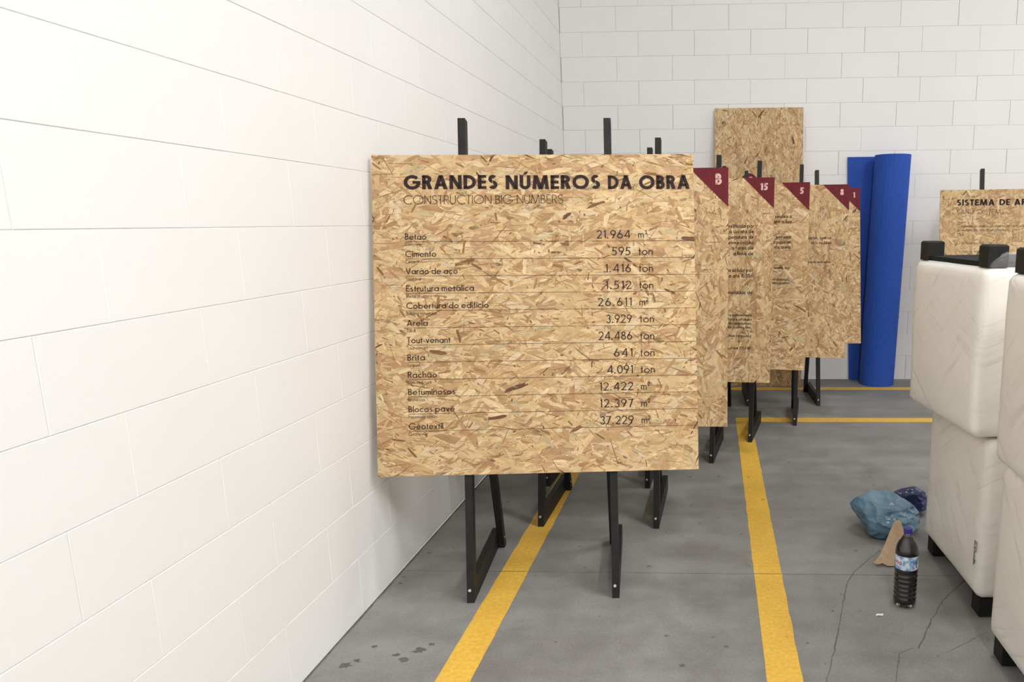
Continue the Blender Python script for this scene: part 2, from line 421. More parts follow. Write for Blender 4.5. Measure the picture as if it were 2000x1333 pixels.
        r = .2 + .12 * w; W = 4 * r - w; rect(0, 0, w, xh)
        for q in (0, 2 * r - w): arc(q + r, xh - r + .01, r, r, 0, 180); rect(q + 2 * r - w, 0, q + 2 * r, xh - r + .01)
    elif ch == 'n': W = .44 + .4 * w; r = W / 2; rect(0, 0, w, xh); rect(W - w, 0, W, xh - r + .01); arc(r, xh - r + .01, r, r, 0, 180)
    elif ch == 'o': W = 2 * R; arc(R, xh / 2, R, R, 0, 360)
    elif ch == 'p': W = 2 * R; arc(R, xh / 2, R, R, 0, 360); rect(0, -.35, w, xh)
    elif ch == 'q': W = 2 * R; arc(R, xh / 2, R, R, 0, 360); rect(W - w, -.35, W, xh)
    elif ch == 'r': W = .26 + .3 * w; rect(0, 0, w, xh); arc(.24, xh - .23, .24, .24, 62, 180)
    elif ch == 't': W = .26 + .3 * w; rect((W - w) / 2, 0, (W + w) / 2, .86); rect(0, xh - hb, W, xh)
    elif ch == 'u': W = .44 + .4 * w; r = W / 2; rect(W - w, 0, W, xh); rect(0, r, w, xh); arc(r, r - .01, r, r, 180, 360)
    elif ch == 'v': W = .46 + .5 * w; m = (W - dg) / 2; diag(m, 0, 0, xh); diag(m, 0, W - dg, xh)
    elif ch == 'w': W = .74 + .8 * w; q = W - dg; diag(q * .25, 0, 0, xh); diag(q * .25, 0, q * .5, xh); diag(q * .75, 0, q * .5, xh); diag(q * .75, 0, q, xh)
    elif ch == 'x': W = .44 + .5 * w; diag(0, 0, W - dg, xh); diag(W - dg, 0, 0, xh)
    elif ch == 'y': W = .46 + .5 * w; m = (W - dg) / 2; diag(m, 0, 0, xh); diag(m - .16, -.32, W - dg, xh)
    elif ch == 'z': W = .42 + .3 * w; rect(0, 0, W, hb); rect(0, xh - hb, W, xh); diag(0, 0, W - dg * 1.2, xh, dg * 1.2)
    elif ch == '0': W = .58 + .2 * w; arc(W / 2, .5, W / 2, .51, 0, 360)
    elif ch == '1': W = .16 + w; rect(W - w, 0, W, 1); diag(0, .80, W - w, 1, w); 
    elif ch == '2': W = .54 + .25 * w; r = W / 2; arc(r, 1 - r + .01, r, r, -28, 168); diag(0, 0, W - dg * 1.25, .58, dg * 1.1); rect(0, 0, W + .02, hb)
    elif ch == '3': W = .5 + .25 * w; arc(W / 2, .75 - .01, W * .46, .26, -80, 160); arc(W / 2, .27, W / 2, .28 + .1 * w, -160, 85)
    elif ch == '4': W = .62 + .3 * w; rect(W - w - .1, 0, W - .1, 1); rect(0, .22, W, .22 + hb); diag(0, .24, W - w - .14, 1)
    elif ch == '5': W = .5 + .3 * w; r = .3 + .12 * w; rect(.07, 1 - hb, W - .02, 1); diag(.02, .48, .09, 1, w * .95); arc(W - r - .02, r, r, r + .01, -140, 128)
    elif ch == '6': W = .56 + .3 * w; r = W / 2; arc(r, r, r, r + .01, 0, 360); diag(.03, r + .1, W * .52, 1, dg * 1.1)
    elif ch == '7': W = .52 + .25 * w; rect(0, 1 - hb, W, 1); diag(.1, 0, W - dg * 1.1, 1, dg * 1.1)
    elif ch == '8': W = .5 + .35 * w; arc(W / 2, .76, W * .43, .25, 0, 360); arc(W / 2, .28 + .1 * w * .3, W / 2, .29 + .1 * w * .3, 0, 360)
    elif ch == '9': W = .56 + .3 * w; r = W / 2; arc(r, 1 - r, r, r + .01, 0, 360); diag(W * .48 - dg, 0, W - .03 - dg * 1.1, 1 - r - .1, dg * 1.1)
    elif ch in '.,:•':
        W = w * 1.3
        if ch == '•': W = .2; rect(0, .25, .2, .45)
        else: rect(0, 0, W, W)
        if ch == ',': diag(-.05, -.16, .02, .02, w)
        if ch == ':': rect(0, xh - W, W, xh)
    elif ch == '-': W = .28; rect(0, .28, W, .28 + hb)
    elif ch in '²³':
        q, W0 = Gd('2' if ch == '²' else '3', w * 1.5); k = .55
        P.extend([[(x * k, y * k + .5) for x, y in poly] for poly in q]); W = W0 * k
    elif ch == ' ': W = .30
    # accents
    if acc:
        cx = W / 2; y0 = 1.06 if name == 'Ú' else xh + .14
        aw = max(w * .8, .05)
        if acc == "'": diag(cx - .05 - aw / 2, y0, cx + .1 - aw / 2, y0 + .2, aw * 1.15)
        elif acc == '`': diag(cx + .05 - aw / 2, y0, cx - .1 - aw / 2, y0 + .2, aw * 1.15)
        elif acc == '^': diag(cx - .15 - aw / 2, y0, cx - aw / 2, y0 + .17, aw); diag(cx + .15 - aw / 2, y0, cx - aw / 2, y0 + .17, aw)
        elif acc == '~':
            t = aw * .8; pts = [(-.19, .02), (-.12, .09), (-.04, .09), (.04, .03), (.12, .03), (.19, .10)]
            for (xa, ya), (xb, yb) in zip(pts[:-1], pts[1:]): P.append([(cx + xa, y0 + ya), (cx + xb, y0 + yb), (cx + xb, y0 + yb + t), (cx + xa, y0 + ya + t)])
        elif acc == ',': diag(cx - .04, -.2, cx + .0, .0, w * .8)
    return P, W

def text_polys(s, w, track=0.10):
    out = []; x = 0
    for ch in s:
        P, W = Gd(ch, w)
        out += [[(px + x, py) for px, py in poly] for poly in P]
        x += W + (track if ch != ' ' else 0) + (.07 if ch in '.:' else 0)
    return out, x - (track if s and s[-1] != ' ' else 0)

def lettering(name, s, cap, w, x, y, z, parent, mat, align='L', width=None, rot=0.0):
    track = 0.11
    if width:
        n = max(1, sum(1 for c in s[:-1] if c != ' '))
        xs = min(max((width / cap) / text_polys(s, w, track)[1], .8), 1.16)
        W0 = text_polys(s, w, 0)[1]
        track = (width / cap / xs - W0) / n
    else: xs = 1.0
    polys, W = text_polys(s, w, track)
    polys = [[(px * xs, py) for px, py in p] for p in polys]; W *= xs
    off = {'L': 0, 'R': -W, 'C': -W / 2}[align]
    v, f = [], []
    cr, sr = math.cos(rot), math.sin(rot)
    for p in polys:
        # consistent upward facing polygons
        A = sum(p[i][0] * p[(i + 1) % len(p)][1] - p[(i + 1) % len(p)][0] * p[i][1] for i in range(len(p)))
        if A < 0: p = p[::-1]
        n = len(v)
        for (px, py) in p:
            qx, qy = (px + off) * cap, py * cap
            v.append((x + qx * cr - qy * sr, y + qx * sr + qy * cr, z))
        f.append(tuple(range(n, n + len(p))))
    return obj(name, v, f, mat, parent)

# ------------------------------------------------------------------ oriented strand board
PAL = [((226, 202, 160), 14), ((219, 191, 147), 22), ((210, 180, 134), 24), ((198, 165, 121), 18), ((182, 146, 106), 11), ((194, 158, 122), 8), ((220, 198, 164), 8), ((194, 178, 140), 3)]
DARK = [((156, 118, 80), 5), ((138, 102, 70), 4), ((112, 80, 58), 3), ((170, 130, 92), 5), ((122, 100, 80), 1)]
MID = [((176, 138, 96), 5), ((160, 122, 84), 4), ((188, 150, 108), 5), ((146, 108, 74), 2)]
def pick(pal, n, rs):
    cols = np.array([srgb(*c)[:3] for c, _ in pal]); ws = np.array([w for _, w in pal], float); ws /= ws.sum()
    return cols[rs.choice(len(pal), n, p=ws)] * rs.uniform(.9, 1.1, (n, 1))
def strands(w, h, axis, seed, dens=1.0, spread=0.5):
    """joined mesh of thin wood strands pressed on the face of a board (0..w centred, 0..h), depth 0..1.5 mm"""
    rs = np.random.RandomState(seed); area = w * h
    specs = [  # count per m2, length range, aspect range, palette, layers, angle spread factor
        (900, (.08, .17), (.16, .34), PAL, (0, 50), 1.0),
        (1100, (.04, .13), (.10, .30), PAL, (35, 100), 1.0),
        (800, (.015, .07), (.08, .30), PAL, (60, 125), 1.2),
        (900, (.03, .11), (.018, .045), MID, (50, 120), 1.0),
        (230, (.012, .050), (.07, .22), MID, (60, 135), 1.6),
        (110, (.014, .060), (.06, .20), DARK, (70, 140), 1.6),
        (420, (.004, .016), (.12, .45), DARK, (90, 148), 2.0),
        (9, (.05, .10), (.12, .22), DARK[1:3], (80, 120), 1.0)]
    V, UV, COL, cnt = [], [], [], 0
    NV = 8
    tmpl_t = np.array([-.5, -.28, .1, .42, .5, .3, -.05, -.42]); tmpl_s = np.array([-.25, -.5, -.5, -.42, .2, .5, .5, .4])
    for dens0, (l0, l1), (a0, a1), pal, (z0, z1), sf in specs:
        n = int(dens0 * area * dens)
        L = l0 * (l1 / l0) ** rs.rand(n); Wd = np.minimum(L * rs.uniform(a0, a1, n), .034)
        cx = rs.uniform(-w / 2, w / 2, n); cy = rs.uniform(0, h, n)
        ang = axis + rs.normal(0, spread * sf, n) + (rs.rand(n) < .12) * rs.uniform(-1.5, 1.5, n)
        t = (tmpl_t[None] + rs.uniform(-.09, .09, (n, NV))) * L[:, None]; s = (tmpl_s[None] + rs.uniform(-.16, .16, (n, NV))) * Wd[:, None]
        s += (rs.uniform(-.5, .5, (n, 1)) * (t / L[:, None]) ** 2) * Wd[:, None]
        x = cx[:, None] + t * np.cos(ang)[:, None] - s * np.sin(ang)[:, None]; y = cy[:, None] + t * np.sin(ang)[:, None] + s * np.cos(ang)[:, None]
        x = np.clip(x, -w / 2, w / 2); y = np.clip(y, 0, h)
        z = (rs.randint(z0, z1, n) * 1e-5)[:, None] + np.zeros((n, NV))
        V.append(np.stack([x, y, z], 2).reshape(-1, 3)); off = rs.uniform(0, 50, (n, 2))
        UV.append(np.stack([t + off[:, :1], s + off[:, 1:]], 2).reshape(-1, 2)); COL.append(pick(pal, n, rs)); cnt += n
    V = np.concatenate(V); UV = np.concatenate(UV); COL = np.concatenate(COL)
    me = bpy.data.meshes.new('wood_strands')
    me.vertices.add(len(V)); me.vertices.foreach_set('co', V.astype(np.float32).ravel())
    me.loops.add(len(V)); me.loops.foreach_set('vertex_index', np.arange(len(V), dtype=np.int32))
    me.polygons.add(cnt); me.polygons.foreach_set('loop_start', np.arange(0, len(V), NV, dtype=np.int32))
    try: me.polygons.foreach_set('loop_total', np.full(cnt, NV, dtype=np.int32))
    except Exception: pass
    me.update(calc_edges=True)
    a = me.attributes.new('strand', 'FLOAT_COLOR', 'FACE'); a.data.foreach_set('color', np.concatenate([COL, np.ones((cnt, 1))], 1).astype(np.float32).ravel())
    u = me.uv_layers.new(name='UVMap'); u.data.foreach_set('uv', UV.astype(np.float32).ravel())
    me.materials.append(M_STRAND)
    return me

BT = 0.0125   # board thickness
def osb_parts(root, w, h, axis, seed, dens=1.0, spread=.5):
    """panel box with z 0..BT, strands on its front"""
    MB().box(-w / 2, 0, 0, w / 2, h, BT).build('panel', M_OSB_CORE, root)
    s = link('wood_strands', strands(w, h, axis, seed, dens, spread), root, (0, 0, BT + 0.00002))
    s['kind'] = 'stuff'
    return s
ZT = BT + 0.0021   # print plane
ZT2 = ZT + 0.0004

# ------------------------------------------------------------------ easels with boards
TH, PL, SP, BW, PW, PDp = .1944, 1.9156, .5722, 1.257, .0285, .045
def easel(x0, y0, rot, th, label):
    t = thing('display_easel', label, 'easel', Matrix.Translation((x0, y0, 0)) @ Matrix.Rotation(rot, 4, 'Z'), 'black wooden easels')
    S = Vector((0, math.sin(th), math.cos(th))); Bk = Vector((0, math.cos(th), -math.sin(th)))
    tb = PDp * math.tan(th)
    for s in (-1, 1):
        xa, xb = s * SP / 2 - PW / 2, s * SP / 2 + PW / 2
        v = []
        for (vv, dd) in ((0, 0), (tb, PDp), (PL, PDp), (PL, 0)):
            p = S * vv + Bk * dd
            v += [(xa, p.y, p.z), (xb, p.y, p.z)]
        obj('post', v, [(0, 2, 4, 6), (1, 7, 5, 3), (0, 1, 3, 2), (2, 3, 5, 4), (4, 5, 7, 6), (6, 7, 1, 0)], M_BLACKWOOD, t)
        # runner on the floor from the post back
        yb0 = PDp / math.cos(th) + 0.001; rh = .082; yr = .565
        v = []
        for (yy, zz) in ((yb0, 0), (yr, 0), (yr, rh), (yb0 + rh * math.tan(th), rh)): v += [(xa, yy, zz), (xb, yy, zz)]
        obj('runner', v, [(0, 2, 4, 6), (1, 7, 5, 3), (0, 1, 3, 2), (2, 3, 5, 4), (4, 5, 7, 6), (6, 7, 1, 0)], M_BLACKWOOD, t)
        # rear leg inside the runner
        xi = s * (SP / 2 - PW - 0.001); xa, xb = xi - PW / 2, xi + PW / 2
        zt = 1.08; a0 = (.567 - PDp, 0); a1 = (.567, 0); dy = -.28 * zt
        v = []
        for (yy, zz) in (a0, a1, (a1[0] + dy, zt), (a0[0] + dy, zt)): v += [(xa, yy, zz), (xb, yy, zz)]
        obj('rear_leg', v, [(0, 2, 4, 6), (1, 7, 5, 3), (0, 1, 3, 2), (2, 3, 5, 4), (4, 5, 7, 6), (6, 7, 1, 0)], M_BLACKWOOD, t)
        # bolts
        p = S * .05
        MB().cyl((s * SP / 2 - .003, p.y, p.z), -Bk, .0058, .003, 12).build('bolt', M_STEEL, t)
        MB().cyl((xi - s * 0.0 - PW / 2 - .0001 if s > 0 else xi + PW / 2 + .0001, .53, .05), (-s, 0, 0), .0045, .002, 10).build('bolt', M_STEEL, t)
    q = S * 1.25 + Bk * (PDp + .0005)
    mb = MB()
    v = []
    for vv, dd in ((1.22, .0005), (1.22, .026), (1.30, .026), (1.30, .0005)):
        p = S * vv + Bk * (PDp + dd); v += [(-SP / 2 - PW / 2, p.y, p.z), (SP / 2 + PW / 2, p.y, p.z)]
    obj('crossbar', v, [(0, 2, 4, 6), (1, 7, 5, 3), (0, 1, 3, 2), (2, 3, 5, 4), (4, 5, 7, 6), (6, 7, 1, 0)], M_BLACKWOOD, t)
    return t
def board_matrix(x0, y0, rot, th, uc, v0):
    R = Vector((math.cos(rot), math.sin(rot), 0)); B = Vector((-math.sin(rot), math.cos(rot), 0)); U = Vector((0, 0, 1))
    S = B * math.sin(th) + U * math.cos(th); Nn = -B * math.cos(th) + U * math.sin(th)
    O = Vector((x0, y0, 0)) + R * uc + S * v0 + Nn * 0.001
    return Matrix(((R.x, S.x, Nn.x, O.x), (R.y, S.y, Nn.y, O.y), (R.z, S.z, Nn.z, O.z), (0, 0, 0, 1)))
def corner(root, num, size=.190):
    W = BW / 2
    obj('corner_triangle', [(W - size, BW, ZT), (W, BW - size, ZT), (W, BW, ZT)], [(0, 1, 2)], M_RED, root)
    if num: lettering('number_lettering', num, .0545 if num == 'B' else .0435, .26 if num != 'B' else .21, W - (.032 if num == 'B' else .040), BW - (.083 if num == 'B' else .078), ZT2, root, M_NUM, 'R')

BOARDS = [
    # x0, y0, rot, th, uc, v0, strand axis, spread, easel label, board label
    (-.6689, 2.768, .0933, .1944, -.0028, .5096, 0.0, .48, 'black easel holding the board headed GRANDES NÚMEROS DA OBRA', 'square chipboard sign headed GRANDES NÚMEROS DA OBRA with a table of quantities'),
    (-.5598, 3.506, -.0208, .1999, .0032, .5037, 1.57, .8, 'black easel behind the quantities sign, holding the chipboard sign lettered B', 'chipboard sign with red corner lettered B, half hidden by the quantities sign'),
    (-.6508, 4.0878, -.0403, .1862, 0, .51, 0.0, .6, 'black easel with post tips just behind those of the B easel', 'plain chipboard board hidden between the B sign and the 15 sign'),
    (-.2894, 4.5728, -.1249, .1974, .0063, .5095, 1.57, .7, 'black easel holding the sign numbered 15, its foot just beside the yellow line', 'chipboard sign with red corner numbered 15 and right-aligned dark text'),
    (-.0265, 5.0461, -.1732, .2004, .0024, .5013, 0.0, .6, 'black easel holding sign 5, its foot standing on the long yellow line', 'chipboard sign with red corner numbered 5 beside the 15 sign'),
    (.3215, 5.4761, -.1350, .1962, .0045, .5041, 1.57, .7, 'black easel holding sign 8, its foot standing on the crossing yellow line', 'chipboard sign with red corner numbered 8 between signs 5 and 1'),
    (.5766, 6.0389, .0290, .2006, -.0013, .5064, 0.0, .7, 'black easel holding the chipboard sign numbered 1, last before the block wall', 'chipboard sign with red corner numbered 1 next to the blue roll'),
    (2.4478, 6.1049, -.1027, .1946, .0101, .4852, 0.6, 1.0, 'black easel holding the SISTEMA DE AREIAS sign behind the wrapped stools', 'chipboard sign headed SISTEMA DE AREIAS behind the wrapped stools'),
]
roots = []
for i, (x0, y0, rot, th, uc, v0, ax, spd, el, bl) in enumerate(BOARDS):
    easel(x0, y0, rot, th, el)
    r = thing('sign_board', bl, 'sign', board_matrix(x0, y0, rot, th, uc, v0), 'square chipboard signs')
    osb_parts(r, BW, BW, ax, 100 + i, 1.0, spd)
    roots.append(r)

# --- main board print
r = roots[0]
for wd_, x0_, x1_ in (('GRANDES', 788, 969), ('NÚMEROS', 985, 1169.5), ('DA', 1185, 1232), ('OBRA', 1246.5, 1347)):
    ua, ub = (-.506 + 1.119 * (q_ - 788) / (1347 - 788) for q_ in (x0_, x1_))
    lettering('heading_lettering', wd_, .0545, .225, ua, 1.1228 - .0047 * (ua + .506), ZT, r, M_INK, 'L', ub - ua)
lettering('subtitle_lettering', 'CONSTRUCTION BIG NUMBERS', 0.0345, .064, -.5075, 1.0645, ZT, r, M_INK_LIGHT, 'L', .619)
ROWS = [('Betão', 'Concrete', '21.964', 'm³', .082), ('Cimento', 'Cement', '595', 'ton', .119), ('Varão de aço', 'Steel bar', '1.416', 'ton', .200),
        ('Estrutura metálica', 'Metal structure', '1.512', 'ton', .262), ('Cobertura do edifício', 'Building coverage', '26.611', 'm²', .317), ('Areia', 'Sand', '3.929', 'ton', .080),
        ('Tout-venant', 'Tout-venant', '24.486', 'ton', .167), ('Brita', 'Gravel', '641', 'ton', .067), ('Rachão', 'Cracked rock', '4.091', 'ton', .112),
        ('Betuminosos', 'Bituminous', '12.422', 'm²', .182), ('Blocos pavê', 'Pavement blocks', '12.397', 'm²', .178), ('Géotextil', 'Geotextile', '37.229', 'm²', .132)]
for k, (a, b_, n, u, wd) in enumerate(ROWS):
    y = .9262 - k * .06752
    lettering('row_name_lettering', a, .0240, .118, -.505, y, ZT, r, M_INK, 'L', wd)
    lettering('row_translation_lettering', b_, .0125, .092, -.5055, y - .0245, ZT, r, M_INK_LIGHT)
    yn = .9244 - k * .0670
    lettering('row_value_lettering', n, .0322, .106, .3735, yn, ZT, r, M_INK, 'R', {3: .0735, 5: .102, 6: .1335}[len(n)])
    lettering('row_unit_lettering', u, .0300, .102, .4045, yn, ZT, r, M_INK, 'L', .0565 if u == 'ton' else None)
    yl, yr_ = .9185 - k * .06747, .9123 - k * .0669
    obj('rule_line', [(-.506, yl - .0006, ZT), (BW / 2, yr_ - .0006, ZT), (BW / 2, yr_ + .0006, ZT), (-.506, yl + .0006, ZT)], [(0, 1, 2, 3)], M_INK_LIGHT, r)
# --- numbered boards
corner(roots[1], 'B'); corner(roots[3], '15'); corner(roots[4], '5'); corner(roots[5], '8'); corner(roots[6], '1')
def lines(r, rows, cap, w, mat=M_INK, x=.510):
    for s, y in rows: lettering('text_lettering', s, cap, w, x, y, ZT, r, mat, 'R')
lines(roots[3], [('constituída por', .9503), ('a sucata de', .9164), ('temperatura de', .8824), ('composição', .8488), ('o forno de', .8158), ('a linha de', .7812), ('a sólida por', .679), ('a até 8.306', .6444), ('toneladas de', .5419)], .0235, .15)
lines(roots[3], [('d a maintenance', .405), ('temperature of about', .3795), ('al composition,', .3547), ('the pouring line.', .330), ('medium frequency', .2772), ('system 771 kW.', .2015)], .0175, .15)
lines(roots[4], [('realiza a', 1.019), ('gem à sua', .9852), ('por uma', .8811), ('se passam', .8473), ('da areia', .8139)], .0235, .15, x=.515)
lines(roots[4], [('moulds that', .6764), ('or damages', .5987), ('disintegration', .5754)], .0175, .15, x=.515)
lines(roots[5], [('ação, que se', .8604), ('dos moldes', .8243)], .0235, .13)
lines(roots[5], [('ensures and repair', .6875)], .0175, .14)
r = roots[7]
lettering('heading_lettering', 'SISTEMA', .0498, .225, -.4975, 1.128, ZT, r, M_INK, 'L', .2935)
lettering('heading_lettering', 'DE', .0498, .225, -.167, 1.128, ZT, r, M_INK, 'L', .082)
lettering('heading_lettering', 'AREIAS', .0498, .225, -.053, 1.128, ZT, r, M_INK, 'L', .250)
lettering('subtitle_lettering', 'SAND SYSTEM', .038, .07, -.4965, 1.0575, ZT, r, M_INK_LIGHT, 'L', .339)
for s, y, x in [('O sistema de areias destina-se ao armazenamento', .951, -.4937), ('de moldação, em circuito fechado, para', .9189, -.493), ('DISA.', .8809, -.492), ('O sistema é composto por:', .8125, -.4907), ('• silos de areia', .7456, -.47), ('• dosagem', .7093, -.47), ('• circulação', .6739, -.47)]:
    lettering('text_lettering', s, .0225, .09, x, y, ZT, r, M_INK_LIGHT)

# ------------------------------------------------------------------ tall leaning panel
pw, pl = .783, 2.475
yb, yt = 6.812, 7.118
th = math.asin((yt - yb) / pl)
mw = board_matrix(.414, yb, 0.0, th, 0, 0)
tp = thing('leaning_panel', 'tall narrow chipboard panel leaning upright against the white block wall', 'panel', mw)
osb_parts(tp, pw, pl, 1.57, 321, 1.0, .55)
dx, dy = .327 - .414, 1.833 / math.cos(th)
nd = 28
obj('printed_disc', [(dx + .072 * math.cos(2 * math.pi * i / nd), dy - .012 + .072 * math.sin(2 * math.pi * i / nd), ZT) for i in range(nd)], [tuple(range(nd))], M_RED, tp)
obj('printed_bar', [(dx + .002, dy + .018, ZT2), (dx + .030, dy + .018, ZT2), (dx + .030, dy + .028, ZT2), (dx + .002, dy + .028, ZT2)], [(0, 1, 2, 3)], M_NUM, tp)

# ------------------------------------------------------------------ blue rolled mat with a loose end
def blue_mat():
    m, nt, b = new_mat('blue_foam_mat')
    tc = N(nt, 'ShaderNodeTexCoord'); n1 = N(nt, 'ShaderNodeTexNoise', Scale=220.0, Detail=3.0)
    nt.links.new(tc.outputs['Object'], n1.inputs['Vector'])
    r = ramp(nt, n1.outputs['Fac'], [(0.3, srgb(32, 66, 150)), (0.7, srgb(48, 90, 184))])
    nt.links.new(r.outputs[0], b.inputs['Base Color']); b.inputs['Roughness'].default_value = 0.7; b.inputs['Specular IOR Level'].default_value = 0.25
    bump(nt, b, n1.outputs['Fac'], 0.35, 0.002)
    return m
M_BLUE = blue_mat()
def roll_section(cx, cy, rr, tail, n=150, turns=5.2, th=.010):
    """outer path: from the core outwards, then tangent to the tail end; returns centreline points"""
    pts = []
    a_end = math.radians(105)     # leaves the roll at its back, heading left
    for i in range(n + 1):
        t = i / n; a = a_end - turns * 2 * math.pi * (1 - t); r = rr - .006 - (1 - t) * turns * .0128
        pts.append(Vector((cx + r * math.cos(a), cy + r * math.sin(a), 0)))
    p0 = pts[-1]; e = Vector((tail[0], tail[1], 0))
    for i in range(1, 13):
        t = i / 12; m = p0.lerp(e, t); m.y = max(m.y, p0.y) if t < .3 else m.y
        pts.append(m)
    return pts
ZR = 2.03
b0 = roll_section(1.505, 6.932, .163, (1.292, 7.118)); t0 = roll_section(1.572, 6.962, .163, (1.209, 7.122))
v, f = [], []
th_ = .005
def offs(pts):
    A, Bq = [], []
    for i, p in enumerate(pts):
        t = (pts[min(i + 1, len(pts) - 1)] - pts[max(i - 1, 0)]).normalized(); n = Vector((-t.y, t.x, 0))
        A.append(p + n * th_); Bq.append(p - n * th_)
    return A, Bq
bA, bB = offs(b0); tA, tB = offs(t0); n = len(b0)
for L_, z in ((bA, 0.001), (bB, 0.001), (tA, ZR), (tB, ZR)):
    v += [(p.x, p.y, z) for p in L_]
for i in range(n - 1):
    f.append((i, i + 1, 2 * n + i + 1, 2 * n + i)); f.append((n + i + 1, n + i, 3 * n + i, 3 * n + i + 1))
    f.append((2 * n + i, 2 * n + i + 1, 3 * n + i + 1, 3 * n + i)); f.append((i + 1, i, n + i, n + i + 1))
f.append((0, n, 3 * n, 2 * n)[::-1]); f.append((n - 1, 2 * n - 1, 4 * n - 1, 3 * n - 1))
tag(obj('rolled_mat', v, f, M_BLUE), 'blue foam mat rolled up and standing against the white block wall', 'mat')

# ------------------------------------------------------------------ wrapped stools in two stacks
def wrap_mat():
    m, nt, b = new_mat('plastic_wrapped_upholstery')
    tc = N(nt, 'ShaderNodeTexCoord'); O = tc.outputs['Object']; oi = N(nt, 'ShaderNodeObjectInfo')
    va = N(nt, 'ShaderNodeVectorMath'); va.operation = 'ADD'; nt.links.new(O, va.inputs[0])
    sc = N(nt, 'ShaderNodeVectorMath'); sc.operation = 'SCALE'; sc.inputs[0].default_value = (7, 3, 5); nt.links.new(oi.outputs['Random'], sc.inputs['Scale']); nt.links.new(sc.outputs[0], va.inputs[1])
    def streaks(rot, scl):
        mp = N(nt, 'ShaderNodeMapping'); mp.inputs['Rotation'].default_value = rot; nt.links.new(va.outputs[0], mp.inputs['Vector'])
        mq = N(nt, 'ShaderNodeMapping'); mq.inputs['Scale'].default_value = scl; nt.links.new(mp.outputs[0], mq.inputs['Vector'])
        z_ = N(nt, 'ShaderNodeTexNoise', Scale=1.0, Detail=3.0, Roughness=0.55, Distortion=0.6); nt.links.new(mq.outputs[0], z_.inputs['Vector'])
        return ramp(nt, z_.outputs['Fac'], [(0.34, (0, 0, 0, 1)), (0.47, (0.75, 0.75, 0.75, 1)), (0.75, (1, 1, 1, 1))])
    wv = streaks((0.5, 0.35, 0.0), (2.5, 2.5, 46)); wv2 = streaks((-0.75, 0.3, 0.2), (3.5, 3.5, 30))
    msk = N(nt, 'ShaderNodeTexNoise', Scale=3.0, Detail=2.0); nt.links.new(va.outputs[0], msk.inputs['Vector'])
    mk = ramp(nt, msk.outputs['Fac'], [(0.42, (0, 0, 0, 1)), (0.6, (1, 1, 1, 1))])
    hgt = mixc(nt, mk.outputs[0], wv.outputs[0], wv2.outputs[0])
    tone = ramp(nt, hgt, [(0.0, srgb(222, 217, 207)), (0.4, srgb(233, 229, 220)), (1.0, srgb(237, 233, 225))])
    nt.links.new(tone.outputs[0], b.inputs['Base Color'])
    b.inputs['Roughness'].default_value = 0.55; b.inputs['Coat Weight'].default_value = 0.5; b.inputs['Coat Roughness'].default_value = 0.28
    bp = bump(nt, b, hgt, 0.22, 0.004); nt.links.new(bp.outputs[0], b.inputs['Coat Normal'])
    return m
M_WRAP = wrap_mat()
M_BLACKFOOT = plain('black_stool_foot', (0.010, 0.0095, 0.0095, 1), 0.6, 0.3, 40, 0.3)
M_UNDER = plain('black_underside_cloth', (0.013, 0.013, 0.013, 1), 0.85, 0.3, 80, 0.2)
mF, nt, b = new_mat('clear_plastic_film')
b.inputs['Base Color'].default_value = (0.92, 0.93, 0.94, 1); b.inputs['Roughness'].default_value = 0.12
b.inputs['Alpha'].default_value = 0.10; b.inputs['Specular IOR Level'].default_value = 0.9
tc = N(nt, 'ShaderNodeTexCoord'); nz = N(nt, 'ShaderNodeTexNoise', Scale=28.0, Detail=4.0); nt.links.new(tc.outputs['Object'], nz.inputs['Vector']); bump(nt, b, nz.outputs['Fac'], 0.9, 0.012)
M_FILM = mF

def rounded_box(w, dp, h, r, n=22, seed=0, amp=.0035, bulge=.012):
    idx = {}; V = []; Fc = []
    def vid(i, j, k):
        if (i, j, k) not in idx:
            p = Vector(((i / n - .5) * w, (j / n - .5) * dp, (k / n) * h))
            q = Vector((max(-w / 2 + r, min(w / 2 - r, p.x)), max(-dp / 2 + r, min(dp / 2 - r, p.y)), max(r, min(h - r, p.z))))
            dv = p - q
            nrm = dv.normalized() if dv.length > 1e-6 else Vector((0, 0, 1))
            p = q + nrm * r
            # slack skin: slight bulge on the faces and creases
            u = 1 - abs(2 * p.x / w) ** 2; vv = 1 - abs(2 * p.y / dp) ** 2; ww = 1 - abs(2 * p.z / h - 1) ** 2
            bl = {0: vv * ww, 1: u * ww, 2: u * vv}[max(range(3), key=lambda a: abs(nrm[a]))]
            bulge_ = bulge if abs(nrm.z) < .5 else 0.0
            p = p + nrm * (bulge_ * max(0, bl) + amp * (0.3 if abs(nrm.z) > .5 else 1) * noise.fractal(Vector((p.x * 5 + seed, p.y * 5, p.z * 7)), 1.0, 2.0, 4))
            idx[(i, j, k)] = len(V); V.append(p)
        return idx[(i, j, k)]
    for a in range(n):
        for c in range(n):
            Fc.append((vid(a, c, 0), vid(a, c + 1, 0), vid(a + 1, c + 1, 0), vid(a + 1, c, 0)))
            Fc.append((vid(a, c, n), vid(a + 1, c, n), vid(a + 1, c + 1, n), vid(a, c + 1, n)))
            Fc.append((vid(a, 0, c), vid(a + 1, 0, c), vid(a + 1, 0, c + 1), vid(a, 0, c + 1)))
            Fc.append((vid(a, n, c), vid(a, n, c + 1), vid(a + 1, n, c + 1), vid(a + 1, n, c)))
            Fc.append((vid(0, a, c), vid(0, a, c + 1), vid(0, a + 1, c + 1), vid(0, a + 1, c)))
            Fc.append((vid(n, a, c), vid(n, a + 1, c), vid(n, a + 1, c + 1), vid(n, a, c + 1)))
    return V, Fc
